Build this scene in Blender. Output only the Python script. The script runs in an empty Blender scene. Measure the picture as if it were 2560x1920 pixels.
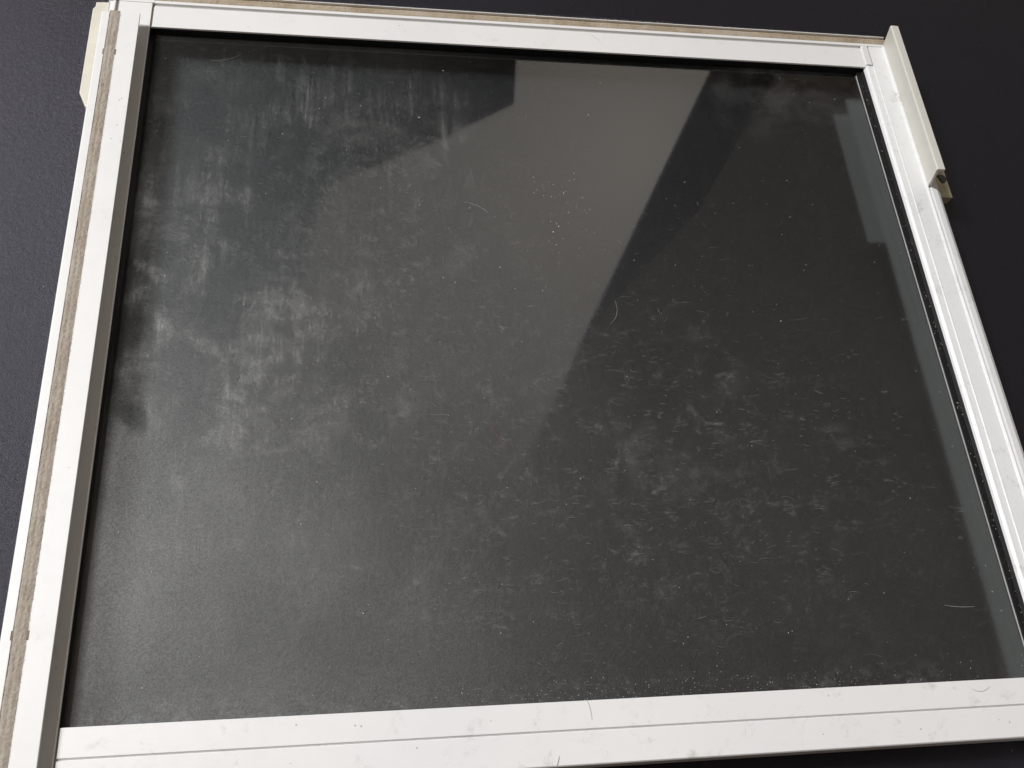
import bpy, bmesh, math, random
from mathutils import Vector, Matrix, noise as mnoise
random.seed(7)
scene = bpy.context.scene
col = scene.collection

# ------------------------------------------------------------------ camera
cam_d = bpy.data.cameras.new("camera"); cam = bpy.data.objects.new("camera", cam_d); col.objects.link(cam)
cam_d.sensor_fit = 'HORIZONTAL'; cam_d.sensor_width = 36.0; cam_d.lens = 33.673
R = Matrix(((0.98759711, -0.00087622, -0.15700692), (-0.06825648, 0.89815145, -0.43435587), (0.14139766, 0.43968535, 0.88695197)))
cam.matrix_world = Matrix.Translation((0.1345014, -0.0623749, 0.5011784)) @ R.to_4x4()
cam_d.clip_start = 0.01; cam_d.clip_end = 60
cam_d.dof.use_dof = False
scene.camera = cam
scene.cycles.use_denoising = True
scene.cycles.sample_clamp_indirect = 2.0
scene.cycles.max_bounces = 6; scene.cycles.diffuse_bounces = 3; scene.cycles.glossy_bounces = 3; scene.cycles.transparent_max_bounces = 6

# ------------------------------------------------------------------ light
KEY, REFL, SPREAD, WORLD = 87.0, 0.068, 43, 0.135
scene.view_settings.view_transform = 'Standard'; scene.view_settings.look = 'None'
scene.view_settings.exposure = 0.0; scene.view_settings.gamma = 1.0
world = bpy.data.worlds.new("World"); scene.world = world; world.use_nodes = True
bg = world.node_tree.nodes["Background"]; bg.inputs[0].default_value = (1.0, 0.79, 0.64, 1); bg.inputs[1].default_value = WORLD

def area(name, center, sx, sy, radiance, color, target=None, xdir=None):
    """rectangular lamp of given radiance; facing target, or straight down with its x side along xdir"""
    L = bpy.data.lights.new(name, 'AREA'); L.shape = 'RECTANGLE'; L.size = sx; L.size_y = sy
    L.energy = radiance * math.pi * sx * sy; L.color = color
    o = bpy.data.objects.new(name, L); col.objects.link(o); o.location = center
    if target is not None:
        o.rotation_euler = (Vector(target) - Vector(center)).to_track_quat('-Z', 'Y').to_euler()
    else:
        o.rotation_euler = (0, 0, math.atan2(xdir[1], xdir[0]))
    return o
C0 = Vector((0.22, 0.20, 0.0))
KD = Vector((-0.57, 0.305, 0.76)).normalized()
area("window_light", C0 + KD * 4.0, 0.85, 1.15, KEY, (0.985, 0.985, 1.0), target=C0)
# added dim lamp that makes the pale shape mirrored in the middle of the pane; its right edge runs (0.31,0.36)->(1.49,2.62) at 2.2 m
D0 = Vector((0.14088709, 0.62208826, 0.77016688)); EX = Vector((0.97530083, -0.22088071, 0.0)); EY = Vector((0.17011501, 0.7511444, -0.63784244))
PC = Vector((0.58992764, 1.94856402, 2.0164339)) - D0 * 2.6      # foot of the axis on the pane
def aloft(x, y, dist): return PC + D0 * dist + EX * x + EY * y
ce = area("pane_reflection_lamp", (0, 0, 0), 2.0, 3.3, REFL, (1.0, 0.94, 0.84), xdir=(1, 0)); ce.data.spread = math.radians(SPREAD)
RU = (EX * 0.211 + EY * 0.977).normalized(); RX = RU.cross(D0).normalized()
if RX.dot(EX) < 0: RX = -RX
D1 = (D0 + EX * 0.13 + EY * 0.04).normalized(); RU = (RU - D1 * RU.dot(D1)).normalized(); RX = RU.cross(D1).normalized()
if RX.dot(EX) < 0: RX = -RX
ZZ = RX.cross(RU); M3 = Matrix((RX, RU, ZZ)).transposed()
if ZZ.dot(D0) < 0:                      # a lamp shines along its own -Z, which must point down at the pane
    M3 = Matrix((-RX, RU, -ZZ)).transposed()
ce.matrix_world = Matrix.Translation(aloft(0.602, 0.437, 2.6) - RU * 0.95 - RX * 1.0) @ M3.to_4x4()
area("edge_band_lamp", (2.19, 0.80, 2.2), 0.33, 3.40, 0.85, (0.88, 1.0, 0.98), xdir=(1, 0))  # three added lamp strips, only to make the pale band mirrored beside the right stile
area("edge_band_lamp_bright", (2.255, 0.85, 2.21), 0.21, 3.52, 1.1, (0.90, 1.0, 0.98), xdir=(1, 0.02))
area("edge_band_lamp_end", (1.9905, 2.12, 2.2), 0.071, 0.60, 0.62, (0.88, 1.0, 0.98), xdir=(1, 0))

# ------------------------------------------------------------------ node helpers
def mat(name):
    m = bpy.data.materials.new(name); m.use_nodes = True
    nt = m.node_tree; nt.nodes.clear()
    out = nt.nodes.new('ShaderNodeOutputMaterial')
    return m, nt, out
class N:
    def __init__(s, nt): s.nt = nt
    def new(s, t, **kw):
        n = s.nt.nodes.new(t)
        for k, val in kw.items():
            if hasattr(n, k) and not k[0].isupper(): setattr(n, k, val)
        return n
    def link(s, a, b): s.nt.links.new(a, b)
    def put(s, inp, x):
        if hasattr(x, 'links') or isinstance(x, bpy.types.NodeSocket): s.nt.links.new(x, inp)
        else: inp.default_value = x
    def math(s, op, a, b=0.0, c=None, clamp=False):
        n = s.nt.nodes.new('ShaderNodeMath'); n.operation = op; n.use_clamp = clamp
        s.put(n.inputs[0], a); s.put(n.inputs[1], b)
        if c is not None: s.put(n.inputs[2], c)
        return n.outputs[0]
    def coord(s, scale=(1, 1, 1), rot=0.0, loc=(0, 0, 0)):
        tc = s.nt.nodes.new('ShaderNodeTexCoord'); mp = s.nt.nodes.new('ShaderNodeMapping')
        mp.inputs['Scale'].default_value = scale; mp.inputs['Rotation'].default_value = (0, 0, rot); mp.inputs['Location'].default_value = loc
        s.nt.links.new(tc.outputs['Object'], mp.inputs[0]); return mp.outputs[0]
    def noise(s, vec, scale, detail=3, rough=0.55, dist=0.0):
        n = s.nt.nodes.new('ShaderNodeTexNoise'); n.inputs['Scale'].default_value = scale
        n.inputs['Detail'].default_value = detail; n.inputs['Roughness'].default_value = rough; n.inputs['Distortion'].default_value = dist
        s.nt.links.new(vec, n.inputs['Vector']); return n.outputs[0]
    def ss(s, x, a, b, lo=0.0, hi=1.0):
        n = s.nt.nodes.new('ShaderNodeMapRange'); n.interpolation_type = 'SMOOTHSTEP'
        s.put(n.inputs['Value'], x); n.inputs['From Min'].default_value = a; n.inputs['From Max'].default_value = b
        n.inputs['To Min'].default_value = lo; n.inputs['To Max'].default_value = hi; return n.outputs[0]
    def mixc(s, f, a, b):
        n = s.nt.nodes.new('ShaderNodeMix'); n.data_type = 'RGBA'
        s.put(n.inputs['Factor'], f); s.put(n.inputs[6], a); s.put(n.inputs[7], b); return n.outputs[2]
    def bump(s, h, strength, dist):
        n = s.nt.nodes.new('ShaderNodeBump'); n.inputs['Strength'].default_value = strength; n.inputs['Distance'].default_value = dist
        s.put(n.inputs['Height'], h); return n.outputs[0]

def paint(name, base=(0.765, 0.757, 0.738), dirt=0.24, rough=0.38):
    m, nt, out = mat(name); q = N(nt)
    v = q.coord()
    big = q.noise(v, 9, 3); fine = q.noise(v, 160, 4, 0.6)
    c = q.mixc(q.ss(big, 0.35, 0.75), (*base, 1), (base[0]*0.955, base[1]*0.965, base[2]*0.975, 1))
    # rubbed smudges: patchy, broken up by finer noise
    sm = q.math('MULTIPLY', q.ss(q.noise(v, 44, 5, 0.72, 0.6), 0.52, 0.76), q.ss(fine, 0.42, 0.66))
    c = q.mixc(q.math('MULTIPLY', sm, dirt), c, (0.36, 0.33, 0.29, 1))
    # scratches, thin broken lines
    vs = q.coord(scale=(1, 0.22, 1), rot=0.5)
    w = q.noise(vs, 420, 2, 0.5, 1.2); sc = q.math('SUBTRACT', 1.0, q.ss(q.math('ABSOLUTE', q.math('SUBTRACT', w, 0.5)), 0.0, 0.012))
    sc = q.math('MULTIPLY', sc, q.ss(q.noise(v, 38, 2), 0.62, 0.72))
    c = q.mixc(q.math('MULTIPLY', sc, 0.30 * dirt / 0.35), c, (0.30, 0.28, 0.27, 1))
    # small grey specks
    vo = q.new('ShaderNodeTexVoronoi'); vo.inputs['Scale'].default_value = 210; q.link(v, vo.inputs['Vector'])
    sp = q.math('MULTIPLY', q.math('LESS_THAN', vo.outputs['Distance'], 0.10), q.ss(q.noise(v, 60, 1), 0.60, 0.66))
    c = q.mixc(q.math('MULTIPLY', sp, 0.6), c, (0.25, 0.23, 0.21, 1))
    b = q.new('ShaderNodeBsdfPrincipled'); q.put(b.inputs['Base Color'], c)
    q.put(b.inputs['Roughness'], q.ss(fine, 0.3, 0.7, rough - 0.05, rough + 0.12)); b.inputs['Specular IOR Level'].default_value = 0.45
    q.put(b.inputs['Normal'], q.bump(q.noise(v, 900, 2), 0.06, 0.0004)); q.link(b.outputs[0], out.inputs[0]); return m
def simple(name, c, rough, spec=0.3, nscale=400, var=0.25, bump=0.2, bd=0.0006):
    m, nt, out = mat(name); q = N(nt); v = q.coord()
    f = q.noise(v, nscale, 4, 0.6); f2 = q.noise(v, nscale * 0.08, 3)
    cc = q.mixc(q.ss(q.math('ADD', q.math('MULTIPLY', f, 0.5), q.math('MULTIPLY', f2, 0.5)), 0.35, 0.65), tuple(x * (1 - var) for x in c) + (1,), tuple(min(1, x * (1 + var)) for x in c) + (1,))
    b = q.new('ShaderNodeBsdfPrincipled'); q.put(b.inputs['Base Color'], cc); b.inputs['Roughness'].default_value = rough
    b.inputs['Specular IOR Level'].default_value = spec
    q.put(b.inputs['Normal'], q.bump(f, bump, bd)); q.link(b.outputs[0], out.inputs[0]); return m

M_white = paint("white_powder_coat")
M_right = paint("worn_white_powder_coat", (0.79, 0.795, 0.785), 0.85, 0.30)
M_scuff = paint("scuffed_white_powder_coat", (0.80, 0.79, 0.775), 0.75, 0.36)
M_grey = simple("grey_groove", (0.40, 0.39, 0.38), 0.5, 0.3, 300, 0.12, 0.05)
M_cream = simple("cream_nylon", (0.66, 0.63, 0.54), 0.38, 0.45, 90, 0.05, 0.03)
M_cream_d = simple("dirty_cream_nylon", (0.50, 0.45, 0.31), 0.45, 0.4, 120, 0.18, 0.05)
M_pull = paint("cream_coated_pull", (0.64, 0.625, 0.56), 0.10, 0.33)
M_rubber = simple("black_rubber", (0.006, 0.006, 0.007), 0.45, 0.25, 700, 0.4, 0.3, 0.0003)
M_dark = simple("dark_metal", (0.05, 0.04, 0.035), 0.4, 0.5, 300, 0.3, 0.1)
M_hole = simple("grimy_slot", (0.20, 0.17, 0.135), 0.8, 0.1, 300, 0.3, 0.2)
M_specks = simple("pale_dust", (0.62, 0.62, 0.60), 0.8, 0.1, 300, 0.1, 0.0)
M_lint = simple("pale_lint", (0.26, 0.26, 0.25), 0.8, 0.1, 300, 0.2, 0.0)
M_hair = simple("dark_hair", (0.17, 0.15, 0.135), 0.6, 0.3, 300, 0.2, 0.0)
M_hair_l = simple("white_hair", (0.42, 0.42, 0.40), 0.6, 0.3, 300, 0.2, 0.0)
M_hair_r = simple("red_hair", (0.22, 0.07, 0.055), 0.6, 0.3, 300, 0.2, 0.0)

# weather pile: fuzzy brown-grey brush
def pile_mat(name, a, b_):
    m, nt, out = mat(name); q = N(nt); v = q.coord(); 
    f = q.noise(v, 900, 4, 0.75); g = q.noise(v, 60, 5, 0.7)
    c = q.mixc(q.ss(g, 0.35, 0.7), (*a, 1), (*b_, 1)); c = q.mixc(q.ss(f, 0.4, 0.75, 0, 0.35), c, (0.62, 0.57, 0.49, 1))
    b = q.new('ShaderNodeBsdfPrincipled'); q.put(b.inputs['Base Color'], c); b.inputs['Roughness'].default_value = 0.95
    b.inputs['Specular IOR Level'].default_value = 0.1; q.put(b.inputs['Normal'], q.bump(f, 0.6, 0.0008)); q.link(b.outputs[0], out.inputs[0]); return m
M_pile = pile_mat("grey_brown_pile", (0.40, 0.355, 0.295), (0.32, 0.27, 0.215))
M_pile_t = pile_mat("tan_pile", (0.43, 0.36, 0.275), (0.31, 0.24, 0.16))

# black cloth
def cloth_mat():
    m, nt, out = mat("black_cloth"); q = N(nt); v = q.coord()
    wv = q.coord(scale=(1, 1.6, 1), rot=0.3)
    f = q.noise(wv, 1500, 3, 0.65); g = q.noise(v, 14, 4, 0.6); h = q.noise(v, 340, 3, 0.6)
    c = q.mixc(g, (0.0018, 0.0019, 0.0042, 1), (0.0030, 0.0025, 0.0046, 1))
    c = q.mixc(q.ss(f, 0.35, 0.8, 0, 0.7), c, (0.009, 0.008, 0.013, 1))
    c = q.mixc(q.ss(h, 0.5, 0.8, 0, 0.4), c, (0.010, 0.010, 0.012, 1))
    vo = q.new('ShaderNodeTexVoronoi'); vo.inputs['Scale'].default_value = 160; q.link(v, vo.inputs['Vector'])
    sp = q.math('MULTIPLY', q.math('LESS_THAN', vo.outputs['Distance'], 0.055), q.ss(q.noise(v, 40, 1), 0.62, 0.64))
    c = q.mixc(q.math('MULTIPLY', sp, 0.6), c, (0.35, 0.33, 0.33, 1))
    b = q.new('ShaderNodeBsdfPrincipled'); q.put(b.inputs['Base Color'], c); b.inputs['Roughness'].default_value = 0.41
    b.inputs['Specular IOR Level'].default_value = 0.52
    b.inputs['Specular Tint'].default_value = (0.90, 0.87, 1.0, 1)
    q.put(b.inputs['Normal'], q.bump(q.math('ADD', f, q.math('MULTIPLY', h, 0.8)), 0.40, 0.0010)); q.link(b.outputs[0], out.inputs[0]); return m
M_cloth = cloth_mat()

# dusty glass: clear pane that mirrors the lamps and panels overhead, under a film of dust and hand smears
def glass_mat():
    m, nt, out = mat("dusty_glass"); q = N(nt); v = q.coord()
    sep = q.new('ShaderNodeSeparateXYZ'); q.link(v, sep.inputs[0]); X, Y = sep.outputs[0], sep.outputs[1]
    def blob(cx, cy, rx, ry, rot=0.0):
        mp = q.new('ShaderNodeMapping'); mp.vector_type = 'TEXTURE'
        mp.inputs['Location'].default_value = (cx, cy, 0); mp.inputs['Rotation'].default_value = (0, 0, rot); mp.inputs['Scale'].default_value = (rx, ry, 1)
        q.link(warp, mp.inputs[0]); s2 = q.new('ShaderNodeSeparateXYZ'); q.link(mp.outputs[0], s2.inputs[0])
        r2 = q.math('ADD', q.math('MULTIPLY', s2.outputs[0], s2.outputs[0]), q.math('MULTIPLY', s2.outputs[1], s2.outputs[1]))
        return q.ss(r2, 0.0, 1.0, 1.0, 0.0)
    # slightly warped coordinates so no patch has a clean outline
    nz = q.new('ShaderNodeTexNoise'); nz.inputs['Scale'].default_value = 26; nz.inputs['Detail'].default_value = 5; q.link(v, nz.inputs['Vector'])
    vm = q.new('ShaderNodeVectorMath'); vm.operation = 'SUBTRACT'; q.link(nz.outputs['Color'], vm.inputs[0]); vm.inputs[1].default_value = (0.5, 0.5, 0.5)
    vs = q.new('ShaderNodeVectorMath'); vs.operation = 'SCALE'; q.link(vm.outputs[0], vs.inputs[0]); vs.inputs['Scale'].default_value = 0.075
    va = q.new('ShaderNodeVectorMath'); va.operation = 'ADD'; q.link(v, va.inputs[0]); q.link(vs.outputs[0], va.inputs[1]); warp = va.outputs[0]
    cloud = q.noise(v, 9, 6, 0.62); cloud2 = q.noise(v, 34, 5, 0.65, 0.4); grain = q.noise(v, 1100, 2, 0.6)
    # dust film, thickened to the lower left to paint in the bright haze there
    f = q.ss(X, 0.0, 0.32, 1.0, 0.25)
    f = q.math('MULTIPLY', f, q.ss(Y, 0.03, 0.36, 1.0, 0.20))
    f = q.math('MULTIPLY', f, 0.112)
    f = q.math('MULTIPLY', f, q.ss(cloud, 0.25, 0.75, 0.75, 1.2))
    def add(f, mask, amt): return q.math('ADD', f, q.math('MULTIPLY', mask, amt))
    # long vertical wiping streaks at the left
    st = q.noise(q.coord(scale=(1, 0.10, 1), rot=0.10), 150, 6, 0.7, 0.6)
    stm = q.math('MULTIPLY', q.ss(st, 0.42, 0.80), q.ss(cloud2, 0.38, 0.66))
    left = q.math('MAXIMUM', blob(0.055, 0.23, 0.085, 0.14, 0.25), blob(0.12, 0.37, 0.10, 0.07))
    f = add(f, q.math('MULTIPLY', stm, left), 0.125)
    f = add(f, q.math('MULTIPLY', q.ss(cloud2, 0.48, 0.70), blob(0.065, 0.22, 0.10, 0.12, 0.3)), 0.055)
    # hand-grease patches: blotchy
    bl = q.math('MULTIPLY', q.ss(q.noise(v, 70, 5, 0.72, 1.0), 0.54, 0.72), q.math('MAXIMUM', blob(0.16, 0.29, 0.07, 0.13), blob(0.28, 0.11, 0.17, 0.12)))
    f = add(f, bl, 0.055)
    # short curved wisps lying across the pane, lower middle and right
    wv = q.noise(q.coord(scale=(0.30, 1, 1), rot=-0.02), 230, 3, 0.6, 1.6)
    ws = q.ss(wv, 0.61, 0.72)
    ws = q.math('MULTIPLY', ws, q.ss(q.noise(v, 48, 2), 0.42, 0.60))
    wmask = q.math('MULTIPLY', q.ss(Y, 0.01, 0.05), q.ss(Y, 0.20, 0.30, 1.0, 0.0)); wmask = q.math('MULTIPLY', wmask, q.ss(X, 0.10, 0.20))
    f = add(f, q.math('MULTIPLY', ws, wmask), 0.070)
    # swirled scratches upper middle
    sw = q.noise(q.coord(scale=(1, 0.35, 1), rot=-0.7), 150, 3, 0.5, 2.2)
    swl = q.math('SUBTRACT', 1.0, q.ss(q.math('ABSOLUTE', q.math('SUBTRACT', sw, 0.5)), 0.0, 0.02))
    swl = q.math('MULTIPLY', swl, q.math('MULTIPLY', q.ss(q.noise(v, 42, 3), 0.5, 0.64), blob(0.15, 0.27, 0.13, 0.16)))
    f = add(f, swl, 0.035)
    # soft overlapping cloths of grease haze across the middle
    sm1 = q.ss(q.noise(q.coord(scale=(0.5, 1, 1), rot=0.15), 46, 4, 0.6, 0.8), 0.44, 0.70); sm2 = q.ss(q.noise(v, 21, 5, 0.68, 0.5), 0.45, 0.68)
    f = add(f, q.math('MULTIPLY', q.math('MULTIPLY', sm1, sm2), q.math('MAXIMUM', blob(0.25, 0.12, 0.24, 0.16), blob(0.10, 0.28, 0.16, 0.18))), 0.050)
    # rubbed arcs and crossing wipe lines, left to centre
    def ridge(vec, scale, dist, width, det=2):
        n_ = q.noise(vec, scale, det, 0.5, dist); return q.math('SUBTRACT', 1.0, q.ss(q.math('ABSOLUTE', q.math('SUBTRACT', n_, 0.5)), 0.0, width))
    fineb = q.ss(q.noise(v, 130, 4, 0.7), 0.42, 0.62)
    r1 = q.math('MULTIPLY', ridge(q.coord(scale=(1, 0.22, 1), rot=0.12), 95, 1.1, 0.035), q.ss(cloud2, 0.40, 0.60))
    f = add(f, q.math('MULTIPLY', q.math('MULTIPLY', r1, fineb), blob(0.07, 0.25, 0.11, 0.19, 0.2)), 0.060)
    r2 = q.math('MULTIPLY', ridge(q.coord(scale=(0.8, 0.45, 1), rot=0.6), 58, 2.6, 0.03), fineb)
    f = add(f, q.math('MULTIPLY', r2, blob(0.16, 0.25, 0.15, 0.18)), 0.038)
    r3 = q.math('MULTIPLY', ridge(q.coord(scale=(0.22, 1, 1), rot=-0.03), 140, 1.8, 0.06), q.math('MULTIPLY', q.ss(q.noise(v, 75, 3), 0.50, 0.62), fineb))
    f = add(f, q.math('MULTIPLY', r3, blob(0.27, 0.115, 0.24, 0.15)), 0.060)
    r4 = q.math('MULTIPLY', ridge(q.coord(scale=(1, 0.10, 1), rot=-0.22), 70, 0.6, 0.05), q.ss(cloud2, 0.38, 0.62))
    f = add(f, q.math('MULTIPLY', r4, blob(0.10, 0.12, 0.14, 0.13)), 0.016)
    # dust piled against the lower and right edges
    ed = q.ss(Y, 0.0, 0.018, 1.0, 0.0); edn = q.math('MULTIPLY', q.ss(q.noise(v, 150, 6, 0.8), 0.45, 0.70), q.ss(q.noise(v, 22, 3), 0.35, 0.6, 0.3, 1.0))
    f = add(f, q.math('MULTIPLY', ed, edn), 0.07)
    top = q.math('MULTIPLY', blob(0.44, 0.405, 0.07, 0.045), q.ss(cloud2, 0.35, 0.7)); f = add(f, top, 0.035)
    # fine grain of settled dust
    mott = q.noise(v, 240, 5, 0.75, 0.5)
    f = q.math('ADD', f, q.math('MULTIPLY', q.math('MULTIPLY', q.ss(mott, 0.50, 0.78), q.ss(cloud2, 0.35, 0.65, 0.25, 1.0)), 0.024))
    st2 = q.noise(q.coord(scale=(1, 0.12, 1), rot=0.42), 300, 4, 0.7, 0.3)
    f = q.math('ADD', f, q.math('MULTIPLY', q.math('MULTIPLY', q.ss(st2, 0.55, 0.85), q.ss(cloud, 0.45, 0.62)), 0.030))
    f = q.math('MULTIPLY', f, q.ss(grain, 0.2, 0.8, 0.72, 1.28))
    vo = q.new('ShaderNodeTexVoronoi'); vo.inputs['Scale'].default_value = 420; q.link(v, vo.inputs['Vector'])
    sp = q.math('MULTIPLY', q.ss(vo.outputs['Distance'], 0.05, 0.13, 1.0, 0.0), q.ss(q.noise(v, 900, 0), 0.60, 0.72)); f = add(f, sp, 0.045)
    # places wiped clean by fingers on the left
    wipe = q.math('MAXIMUM', blob(0.010, 0.155, 0.017, 0.020), blob(0.003, 0.205, 0.020, 0.075))
    f = q.math('MULTIPLY', f, q.math('SUBTRACT', 1.0, q.math('MULTIPLY', wipe, 0.62)))
    f = q.math('MAXIMUM', f, 0.0)
    dd = q.new('ShaderNodeBsdfDiffuse'); dd.inputs[0].default_value = (0.81, 0.80, 0.75, 1)
    dg = q.new('ShaderNodeBsdfGlossy'); dg.inputs['Color'].default_value = (0.9, 0.9, 0.88, 1); dg.inputs['Roughness'].default_value = 0.55
    dm = q.new('ShaderNodeMixShader'); dm.inputs[0].default_value = 0.35; q.link(dd.outputs[0], dm.inputs[1]); q.link(dg.outputs[0], dm.inputs[2])
    tr = q.new('ShaderNodeBsdfTransparent'); tr.inputs[0].default_value = (0.915, 0.935, 0.89, 1)
    gl = q.new('ShaderNodeBsdfGlossy'); q.put(gl.inputs['Roughness'], q.math('ADD', 0.028, q.math('MULTIPLY', f, 0.42)))
    geo = q.new('ShaderNodeNewGeometry')
    dot = q.new('ShaderNodeVectorMath'); dot.operation = 'DOT_PRODUCT'; q.link(geo.outputs['Incoming'], dot.inputs[0]); q.link(geo.outputs['Normal'], dot.inputs[1])
    om = q.math('SUBTRACT', 1.0, q.math('ABSOLUTE', dot.outputs['Value']))
    fr = q.math('MULTIPLY', q.math('ADD', 0.04, q.math('MULTIPLY', q.math('POWER', om, 5.0), 0.96)), 1.9, clamp=True)
    up = q.new('ShaderNodeSeparateXYZ'); q.link(geo.outputs['True Normal'], up.inputs[0])
    isup = q.math('GREATER_THAN', up.outputs[2], 0.5)            # both faces' reflection carried by the upper one
    mx = q.new('ShaderNodeMixShader'); q.put(mx.inputs[0], q.math('MULTIPLY', fr, isup)); q.link(tr.outputs[0], mx.inputs[1]); q.link(gl.outputs[0], mx.inputs[2])
    m2 = q.new('ShaderNodeMixShader'); q.put(m2.inputs[0], q.math('MULTIPLY', f, isup, clamp=True)); q.link(mx.outputs[0], m2.inputs[1]); q.link(dm.outputs[0], m2.inputs[2])
    q.link(m2.outputs[0], out.inputs[0]); return m
M_glass = glass_mat()

# ------------------------------------------------------------------ mesh helpers
def link(name, bm, m, parent=None, smooth=False):
    me = bpy.data.meshes.new(name); bmesh.ops.recalc_face_normals(bm, faces=bm.faces[:]); bm.to_mesh(me); bm.free()
    for p in me.polygons: p.use_smooth = smooth
    for x in (m if isinstance(m, (list, tuple)) else [m]): me.materials.append(x)
    o = bpy.data.objects.new(name, me); col.objects.link(o); o.parent = parent; return o
def bevel(bm, off, seg=2):
    bmesh.ops.recalc_face_normals(bm, faces=bm.faces[:])
    es = [e for e in bm.edges if len(e.link_faces) == 2 and e.calc_face_angle(0) > 0.5]
    if es: bmesh.ops.bevel(bm, geom=es, offset=off, segments=seg, profile=0.5, affect='EDGES', clamp_overlap=True)
def prism(prof, axis, t0, t1, bev=0.0003, seg=2, mats=None, cuts=0):
    """closed outline (a, z) pushed along 'x' (a is y) or 'y' (a is x). mats: {outline edge index: material slot}"""
    bm = bmesh.new(); rings = []
    for t in (t0, t1):
        rings.append([bm.verts.new((t, a, z) if axis == 'x' else (a, t, z)) for a, z in prof])
    n = len(prof)
    for i in range(n):
        fc = bm.faces.new([rings[0][i], rings[0][(i + 1) % n], rings[1][(i + 1) % n], rings[1][i]])
        if mats and i in mats: fc.material_index = mats[i]
    bm.faces.new(rings[0]); bm.faces.new(rings[1][::-1])
    if bev: bevel(bm, bev, seg)
    return bm
def box(x0, x1, y0, y1, z0, z1, bev=0.0003): return prism([(x0, z0), (x1, z0), (x1, z1), (x0, z1)], 'y', y0, y1, bev)
def setp(o, label=None, cat=None, group=None, kind=None):
    for k, x in (("label", label), ("category", cat), ("group", group), ("kind", kind)):
        if x: o[k] = x
    return o

# ------------------------------------------------------------------ the cloth it lies on
bm = bmesh.new(); nx = ny = 150
gx = [(-2.0 + 4.5 * i / nx) for i in range(nx + 1)]; gy = [(-1.5 + 4.5 * i / ny) for i in range(ny + 1)]
vv = [[bm.verts.new((x, y, 0.0)) for y in gy] for x in gx]
for i in range(nx + 1):
    for j in range(ny + 1):
        p = vv[i][j].co
        vv[i][j].co.z = -0.0012 + 0.0011 * (mnoise.noise(Vector((p.x * 5, p.y * 4, 0.3))))
for i in range(nx):
    for j in range(ny): bm.faces.new((vv[i][j], vv[i + 1][j], vv[i + 1][j + 1], vv[i][j + 1]))
cl = link("cloth", bm, M_cloth, smooth=True); setp(cl, "matt black cloth spread flat under the window sash", None, kind="structure")

# ------------------------------------------------------------------ unseen panels added overhead to cut dark shapes into the pane's reflection
M_shade = simple("dark_blocker", (0.012, 0.012, 0.015), 0.9, 0.05, 20, 0.1, 0.0)
M_shade2 = simple("grey_blocker", (0.26, 0.26, 0.28), 0.9, 0.05, 20, 0.1, 0.0)
def overhead(poly, dist, m=M_shade, th=0.03):
    bm = bmesh.new(); a = [bm.verts.new(aloft(x, y, dist)) for x, y in poly]; b = [bm.verts.new(aloft(x, y, dist + th)) for x, y in poly]
    bm.faces.new(a); bm.faces.new(b[::-1]); n = len(poly)
    for i in range(n): bm.faces.new((a[i], a[(i + 1) % n], b[(i + 1) % n], b[i]))
    o = link("reflection_blocker", bm, m); setp(o, kind="structure"); return o
K = 2.45 / 2.6
def sc_(pts): return pts
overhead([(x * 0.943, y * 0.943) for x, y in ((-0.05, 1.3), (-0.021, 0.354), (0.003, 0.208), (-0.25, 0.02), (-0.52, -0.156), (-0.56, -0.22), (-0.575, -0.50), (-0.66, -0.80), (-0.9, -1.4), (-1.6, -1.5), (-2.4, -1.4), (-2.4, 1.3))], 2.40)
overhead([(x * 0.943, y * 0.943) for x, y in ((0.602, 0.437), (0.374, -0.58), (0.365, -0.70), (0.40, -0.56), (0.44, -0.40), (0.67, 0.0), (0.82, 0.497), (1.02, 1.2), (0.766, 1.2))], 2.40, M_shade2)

# ------------------------------------------------------------------ the sash
W, H, F, G = 0.5, 0.4307, 0.020, 0.014
sash = bpy.data.objects.new("window_sash", None); col.objects.link(sash); sash.empty_display_size = 0.05
setp(sash, "used white aluminium window sash with dusty glass lying on black cloth", "window sash")

# -- left stile: body flange at frame level carrying a raised lip with a brush groove
st = link("stile", prism([(-0.027, 0.001), (0.0, 0.001), (0.0, F), (-0.0265, F), (-0.0265, 0.0205), (-0.027, 0.0205)], 'y', -0.16, 0.4518, 0.0003), M_white, sash)
setp(st, "stile with raised lip and grimy brush groove")
L = 0.028
lip = link("raised_lip", prism([(-0.0282, 0.0196), (-0.0130, 0.0196 + 0.0006), (-0.0130, L - 0.0014), (-0.0045, L - 0.0014), (-0.0045, L), (-0.0164, L), (-0.0164, L - 0.0016), (-0.0229, L - 0.0016), (-0.0229, L), (-0.0273, L), (-0.0279, L - 0.0004), (-0.0282, L - 0.0011)], 'y', -0.16, 0.4335, 0.00025), M_white, st)
wb = link("lip_web", prism([(-0.0235, 0.0200), (-0.0222, 0.0200), (-0.0222, 0.0222), (-0.0235, 0.0222)], 'y', 0.4337, 0.4560, 0.0002), M_white, st)
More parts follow.
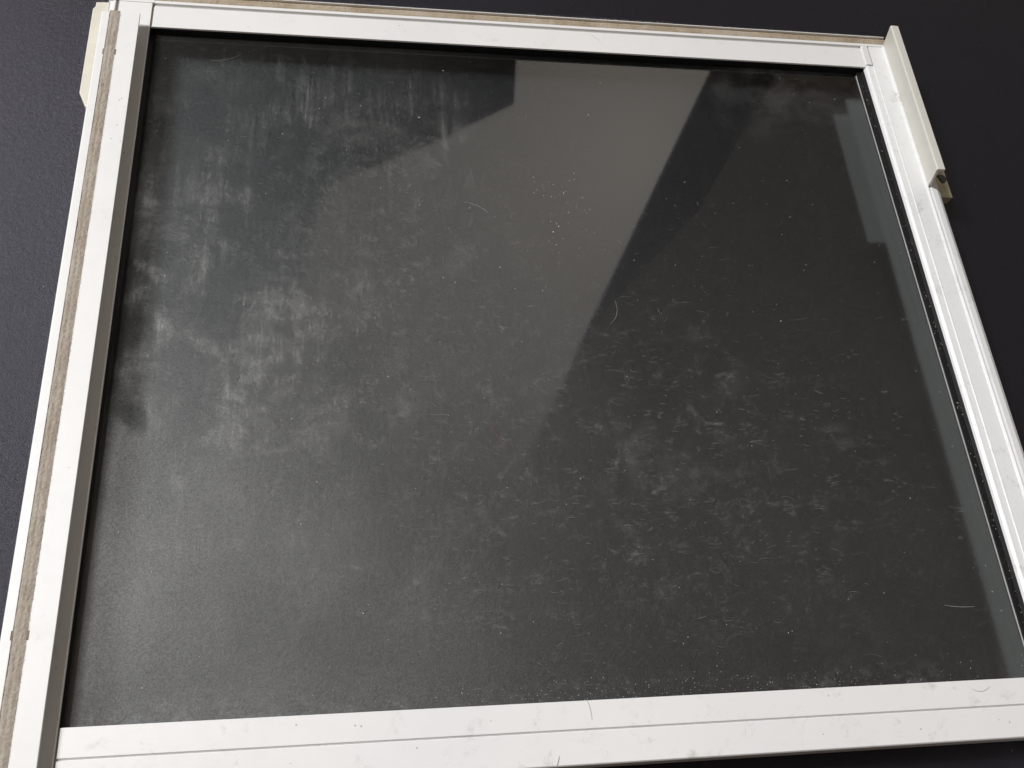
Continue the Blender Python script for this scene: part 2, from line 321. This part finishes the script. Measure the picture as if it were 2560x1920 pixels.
def pile(name, x0, x1, y0, y1, z, axis, m, parent, hgt=0.0010, fuzz=True, n=1000, crown=0.5, tilt=False):
    """brush strip: crowned pad with a ragged hem of short fibres on both long edges"""
    bm = bmesh.new(); k = 12; rows = []
    for i in range(n + 1):
        t = i / n; row = []
        for j in range(k + 1):
            s = j / k; w = 0.00028 * mnoise.noise(Vector((t * n * 0.20, s * 3, 1.7))) + 0.0003 * mnoise.noise(Vector((t * n * 0.03, s, 4.1)))
            if tilt:      # worn down on one side of its ridge
                h = z + 0.0011 + 0.0008 * math.cos((s - 0.30) * 2.3) + 0.0004 * mnoise.noise(Vector((t * n * 0.7, s * 14, 7.7))) + 0.0002 * mnoise.noise(Vector((t * n * 0.11, s * 4, 2.7)))
            else: h = z + hgt * (1 - abs(2 * s - 1) ** 2.4) * (crown + 0.5 * (0.5 + 0.5 * mnoise.noise(Vector((t * n * 0.5, s * 9, 7.7)))))
            h -= 0.0003 * math.exp(-((s - 0.45) / 0.10) ** 2)
            row.append(bm.verts.new((x0 + (x1 - x0) * s + w, y0 + (y1 - y0) * t, h) if axis == 'y' else (x0 + (x1 - x0) * t, y0 + (y1 - y0) * s + w, h)))
        rows.append(row)
    for i in range(n):
        for j in range(k): bm.faces.new((rows[i][j], rows[i][j + 1], rows[i + 1][j + 1], rows[i + 1][j]))
    rr = random.Random(n)
    if fuzz:
        for i in range(3200):
            side = rr.random() < 0.5; t = rr.random(); ln = rr.uniform(0.0002, 0.0007); sg = 1 if side else -1; dz = rr.uniform(0.0, 0.0004)
            a = (x1 if side else x0) if axis == 'y' else (y1 if side else y0); b = a + sg * ln; o = (y0 + (y1 - y0) * t) if axis == 'y' else (x0 + (x1 - x0) * t); w = 0.00009; d = rr.uniform(-.0003, .0003)
            zz = z + (0.0019 if tilt else hgt * 0.5)
            P = [(a, o - w, zz), (a, o + w, zz), (b, o + d, zz + dz)]
            bm.faces.new([bm.verts.new((p[0], p[1], p[2]) if axis == 'y' else (p[1], p[0], p[2])) for p in P])
    return link(name, bm, m, parent, smooth=True)
setp(pile("brush_strip", -0.0226, -0.0166, -0.16, 0.4345, L - 0.0016, 'y', M_pile, st, 0.0012, tilt=True), "grey brown brush strip in the groove")
for y0 in (0.3995, 0.0405):   # little nicks crimped into the groove edges
    for xx in (-0.0231, -0.0163): link("crimp_mark", box(xx - 0.0006, xx + 0.0006, y0 - 0.0022, y0 + 0.0022, L - 0.0012, L + 0.00015, 0.0001), M_hole, st)

# -- guide block outside the left stile
pts = [(-0.0375, 0.3765), (-0.0330, 0.3659), (-0.0275, 0.3600), (-0.0275, 0.4545), (-0.0364, 0.4540), (-0.0364, 0.4500), (-0.0378, 0.4480)]
bm = bmesh.new(); a = [bm.verts.new((x, y, 0.001)) for x, y in pts]; b = [bm.verts.new((x, y, 0.016)) for x, y in pts]
bm.faces.new(a[::-1]); bm.faces.new(b)
for i in range(len(pts)): bm.faces.new((a[i], a[(i + 1) % len(pts)], b[(i + 1) % len(pts)], b[i]))
bevel(bm, 0.0007, 3); setp(link("guide_block", bm, M_cream, sash), "cream plastic guide block")

# -- top rail: face, grey groove, ridge; then the tan brush strip
tr = link("rail", prism([(H, 0.0186), (H, F), (0.4491, F), (0.4494, F - 0.0016), (0.4514, F - 0.0016), (0.4517, F), (0.4541, F), (0.4541, 0.0165), (0.4610, 0.0165), (0.4610, 0.002), (H + 0.0015, 0.002), (H + 0.0015, 0.0186)],
    'x', 0.0014, 0.4995, 0.00022, mats={3: 1}), [M_white, M_grey], sash); setp(tr, "rail edged with a tan brush strip")
link("rail_ridge", prism([(0.4519, 0.0165), (0.4541, 0.0165), (0.4541, F + 0.0002), (0.4519, F + 0.0002)], 'x', -0.0221, 0.00135, 0.0002), M_white, tr)
link("rail_ridge", prism([(0.4517, 0.0165), (0.4541, 0.0165), (0.4541, F), (0.4517, F)], 'x', 0.4997, 0.5200, 0.0002), M_white, tr)
bt = pile("brush_strip", -0.0220, 0.5212, 0.4543, 0.4612, 0.0180, 'x', M_pile_t, tr, 0.0018); setp(bt, "tan brush strip")
# pale fuzzy far edge of the brush backing
link("strip_backing", prism([(0.4612, 0.004), (0.4619, 0.004), (0.4619, 0.0202), (0.4612, 0.0202)], 'x', -0.022, 0.5205, 0.0002), M_white, tr)
bm = bmesh.new(); rr = random.Random(5)
for i in range(1500):
    t = rr.uniform(-0.02, 0.516); ln = rr.uniform(0.0003, 0.0011) * (1.6 if 0.25 < t < 0.36 else 1); w = 0.00006; d = rr.uniform(-0.0006, 0.0006)
    bm.faces.new([bm.verts.new(p) for p in ((t - w, 0.4614, 0.0198), (t + w, 0.4614, 0.0198), (t + d, 0.4614 + ln, 0.0204 + ln * 0.4))])
setp(link("frayed_hem", bm, M_specks, tr), kind="stuff")

# -- bottom rail
br = link("rail", prism([(0.0, 0.0186), (0.0, F), (-0.0131, F), (-0.0134, F - 0.0012), (-0.0141, F - 0.0012), (-0.0143, F + 0.0002), (-0.0290, F + 0.0002), (-0.0297, F - 0.0006), (-0.0297, 0.002), (-0.0012, 0.002), (-0.0012, 0.0186)],
    'x', 0.0010, 0.62, 0.00022, mats={3: 1}), [M_scuff, M_grey], sash); setp(br, "wide scuffed rail with a fine groove along it")
link("joint_seam", box(-0.0001, 0.0012, -0.0294, -0.0002, 0.0185, 0.0192, 0.0), M_hole, br)
link("joint_seam", box(-0.0001, 0.0016, H + 0.0002, 0.4490, 0.0185, 0.0190, 0.0), M_hole, tr)

# -- right stile
rp = [(0.4980, 0.0172), (0.4984, 0.0192), (0.4998, F + 0.0003), (0.5010, F + 0.0004), (0.5012, F - 0.0004), (0.5018, F - 0.0002), (0.5046, F - 0.0002), (0.5050, F + 0.0005), (0.5056, F + 0.0001), (0.5160, F + 0.0001), (0.5167, F + 0.0012),
      (0.5177, F + 0.0012), (0.5182, F - 0.0006), (0.5190, F - 0.0006), (0.5196, F + 0.0010), (0.5235, F + 0.0006), (0.5262, F - 0.0010), (0.5275, F - 0.0040), (0.5275, 0.002), (0.4994, 0.002), (0.4994, 0.0172)]
rs = link("stile", prism(rp, 'y', -0.16, 0.4322, 0.00015, mats={12: 1}), [M_right, M_hole], sash, smooth=False); setp(rs, "scratched stile with stepped beads and a rounded outer edge")
rp2 = [(0.5056, 0.0172), (0.5056, F + 0.0001)] + rp[9:19] + [(0.5056, 0.002)]
link("stile_end", prism(rp2, 'y', 0.4322, 0.4512, 0.00012), M_right, rs)
link("stile_base", prism([(0.4996, 0.002), (0.5055, 0.002), (0.5055, 0.0193), (0.4996, 0.0193)], 'y', 0.4323, 0.4511, 0.0002), M_grey, rs)
link("glazing_bead_cap", prism([(0.4990, 0.0194), (0.5040, 0.0194), (0.5040, 0.0207), (0.4995, 0.0210), (0.4990, 0.0207)], 'y', 0.4326, 0.4509, 0.0002), M_white, rs)
# -- gaskets
def gask(bm): return link("gasket", bm, M_rubber, sash)
gask(box(0.0003, W - 0.0015, H - 0.0001, H + 0.0014, 0.0020, 0.0185, 0.0))
gask(box(0.0003, W - 0.0015, -0.0011, 0.0001, 0.0020, 0.0185, 0.0))
gask(box(-0.0011, 0.0005, 0.0002, H - 0.0002, 0.0020, 0.0185, 0.0))
setp(gask(prism([(0.4958, 0.0020), (0.4993, 0.0020), (0.4993, 0.0170), (0.4978, 0.0170), (0.4968, 0.0156), (0.4936, 0.0154), (0.4930, 0.0152), (0.4930, 0.0141), (0.4958, 0.0141)], 'y', 0.0002, H - 0.0002, 0.0001)), "wide black gasket speckled with dust")
link("gasket_lip", prism([(0.4924, 0.0141), (0.4928, 0.0141), (0.4928, 0.0150), (0.4924, 0.0150)], 'y', 0.002, H - 0.004, 0.0001), M_grey, sash)
# -- glass
m, nt, out = mat("clear_glass_side"); t_ = nt.nodes.new('ShaderNodeBsdfTransparent'); t_.inputs[0].default_value = (0.93, 0.96, 0.95, 1); nt.links.new(t_.outputs[0], out.inputs[0]); M_clear = m
gp = link("glass_pane", box(-0.0060, 0.4990, -0.0060, H + 0.0040, 0.0100, G, 0.0), [M_glass, M_clear], sash); setp(gp, "dusty smeared glass pane")
for p in gp.data.polygons: p.material_index = 0 if p.normal.z > 0.5 else 1

# -- finger pull: upright angle leaning inwards, cut square at both ends
fp = link("finger_pull", prism([(0.5176, F + 0.0009), (0.5196, F + 0.0013), (0.5168, 0.0363), (0.5200, 0.0366), (0.5200, 0.0388), (0.5146, 0.0390), (0.5140, 0.0380)], 'y', 0.3235, 0.4536, 0.0004, 3), M_pull, sash)
setp(fp, "upright cream finger pull")
# -- latch body outside the stile under the pull
lb = link("latch_body", prism([(0.5278, 0.003), (0.5420, 0.003), (0.5424, 0.0100), (0.5278, 0.0104)], 'y', 0.3230, 0.4440, 0.0004), M_cream_d, sash)
setp(lb, "grimy cream latch body")
bm = bmesh.new(); c0 = Vector((0.5372, 0.3385, 0.0105)); ring = []
for k in range(21):
    a = math.pi * (-0.45 + 1.15 * k / 20); ring.append((c0.x + 0.0040 * math.cos(a), c0.y + 0.0034 * math.sin(a)))
bo = [bm.verts.new((x, y, 0.0102)) for x, y in ring]; to = [bm.verts.new((x, y, 0.0112)) for x, y in ring]
bm.faces.new(to); bm.faces.new(bo[::-1])
for k in range(21): bm.faces.new((bo[k], bo[(k + 1) % 21], to[(k + 1) % 21], to[k]))
setp(link("latch_hook", bm, M_dark, lb), "dark metal hook")

# ------------------------------------------------------------------ dust, lint, hairs lying on the sash
def speck(bm, x, y, z, r, rr):
    m = Matrix.Translation((x, y, z + r * 0.3)) @ Matrix.Rotation(rr.uniform(0, 6.28), 4, 'Z') @ Matrix.Diagonal((r * rr.uniform(0.8, 1.7), r * rr.uniform(0.6, 1.1), r * 0.5, 1))
    bmesh.ops.create_icosphere(bm, subdivisions=1, radius=1.0, matrix=m)
bm = bmesh.new(); rr = random.Random(11)
for i in range(620):
    x = rr.uniform(0.01, 0.49); y = rr.uniform(0.005, 0.425); r = 0.00010 + 0.00022 * rr.random() ** 4
    speck(bm, x, y, G, r, rr)
for i in range(300):     # thick along the lower edge
    x = min(0.49, max(0.005, rr.gauss(0.30, 0.09))); y = 0.0006 + abs(rr.gauss(0, 0.006)); speck(bm, x, y, G, rr.uniform(0.00007, 0.00020), rr)
for i in range(150):     # on the right gasket
    speck(bm, rr.uniform(0.4936, 0.4975), rr.uniform(0.01, 0.425), 0.0156, rr.uniform(0.00007, 0.00026), rr)
for i in range(60):
    x = rr.gauss(0.262, 0.012); y = rr.gauss(0.30, 0.018); speck(bm, x, y, G, rr.uniform(0.0001, 0.00028), rr)
o = link("dust_specks", bm, M_specks, None, True); setp(o, "tiny pale dust specks scattered over the glass and black gasket", "dust", kind="stuff")

def strand(bm, pts, r, z):
    n = len(pts); rings = []
    for i, (x, y) in enumerate(pts):
        a = pts[max(0, i - 1)]; b = pts[min(n - 1, i + 1)]; d = Vector((b[0] - a[0], b[1] - a[1], 0)).normalized(); s = Vector((-d.y, d.x, 0)); rad = r * (0.35 + 0.65 * math.sin(math.pi * (i + 0.5) / n) ** 0.5)
        rings.append([bm.verts.new(Vector((x, y, z + r)) + s * (rad * math.cos(q)) + Vector((0, 0, rad * math.sin(q)))) for q in (0, 1.571, 3.142, 4.712)])
    for i in range(n - 1):
        for k in range(4): bm.faces.new((rings[i][k], rings[i][(k + 1) % 4], rings[i + 1][(k + 1) % 4], rings[i + 1][k]))
    bm.faces.new(rings[0]); bm.faces.new(rings[-1][::-1])
def curvy(x, y, ang, ln, bend, n=9):
    pts = []; a = ang - bend / 2; st_ = ln / (n - 1)
    for i in range(n):
        pts.append((x, y)); x += st_ * math.cos(a); y += st_ * math.sin(a); a += bend / (n - 1)
    return pts
bm = bmesh.new(); rr = random.Random(23)
for i in range(360):
    if rr.random() < 0.72: x = rr.gauss(0.29, 0.09); y = rr.gauss(0.12, 0.07); ang = rr.gauss(0, 0.22)
    else: x = rr.gauss(0.18, 0.09); y = rr.gauss(0.29, 0.06); ang = rr.uniform(0, 3.1)
    if not (0.008 < x < 0.485 and 0.004 < y < 0.42): continue
    ln = rr.uniform(0.0012, 0.0055) if rr.random() < 0.93 else rr.uniform(0.006, 0.011)
    strand(bm, curvy(x, y, ang, ln, rr.gauss(0.1, 0.8)), rr.uniform(0.00004, 0.00008), G)
setp(link("lint_fibres", bm, M_lint, None, True), "short grey lint fibres stuck to the dusty glass", "lint", kind="stuff")

def hair(pts, r, z, m, label, name="hair"):
    # resample a polyline of 3 points as a smooth arc
    (ax, ay), (bx, by), (cx, cy) = pts; P = []
    for i in range(15):
        t = i / 14; P.append(((1 - t) ** 2 * ax + 2 * t * (1 - t) * bx + t * t * cx, (1 - t) ** 2 * ay + 2 * t * (1 - t) * by + t * t * cy))
    bm = bmesh.new(); x0, y0 = P[0]; strand(bm, [(px - x0, py - y0) for px, py in P], r, 0)
    o = link(name, bm, m, None, True); o.location = (x0, y0, z); setp(o, label, "hair", "stray hairs on the sash"); return o
def px(x, y, z):   # photograph pixel (2560 wide) to a point at height z above the cloth, used to measure the hairs
    d = R @ Vector(((x - 1280) / 2394.5, -(y - 960) / 2394.5, -1)); k = (z - 0.5011784) / d.z
    return (0.1345014 + d.x * k, -0.0623749 + d.y * k)
g = lambda *a: [px(x, y, G) for x, y in a]; fr_ = lambda *a: [px(x, y, F) for x, y in a]
hair(g((1162, 505), (1200, 512), (1220, 533)), 0.00010, G, M_hair_l, "white curved hair on the glass, upper middle near the pale specks")
hair(g((2361, 1513), (2400, 1520), (2437, 1516)), 0.00011, G, M_hair_l, "white nearly straight hair on the glass, near the lower right corner")
hair(g((1225, 1062), (1240, 1090), (1262, 1110)), 0.00009, G, M_hair_r, "reddish hair on the glass near the centre of the pane")
hair(g((1538, 752), (1552, 790), (1524, 812)), 0.00006, G, M_hair_l, "curled white hair on the glass beside the dark reflected band")
hair(g((526, 151), (570, 154), (604, 136)), 0.00008, G, M_hair_l, "faint grey hair on the glass in the upper left corner")
hair(fr_((1466, 1748), (1478, 1770), (1480, 1800)), 0.00008, F + 0.0001, M_hair, "dark straight hair on the white lower rail, near its middle")
hair(fr_((2430, 1722), (2456, 1738), (2474, 1716)), 0.00008, F + 0.0001, M_hair, "dark U-shaped hair on the white lower rail, near its right end")
hair(fr_((1474, 86), (1492, 94), (1506, 110)), 0.00005, F + 0.0001, M_hair, "thin dark hair on the white upper rail")
hair(g((278, 1812), (310, 1806), (318, 1784)), 0.00014, G, M_hair, "dark bent hair on the glass in the lower left corner")
hair(fr_((1398, 1890), (1396, 1905), (1392, 1914)), 0.00012, F + 0.0003, M_hair, "short dark bristle at the outer edge of the white lower rail")
fl = []
for i, (x, y, r, lab) in enumerate([(1048, 294, 0.00055, "oval white paint fleck on the glass, alone at upper middle"), (1397, 566, 0.00050, "upper white paint fleck of the close pair on the glass"), (1383, 580, 0.00062, "lower white paint fleck of the close pair on the glass"), (1108, 177, 0.00040, "small white paint fleck on the glass just below the upper rail")]):
    bm = bmesh.new(); speck(bm, 0, 0, 0, r, random.Random(i + 40)); o = link("paint_fleck", bm, M_specks, None, True); q = px(x, y, G); o.location = (q[0], q[1], G)
    setp(o, lab, "paint fleck", "white paint flecks on the glass")
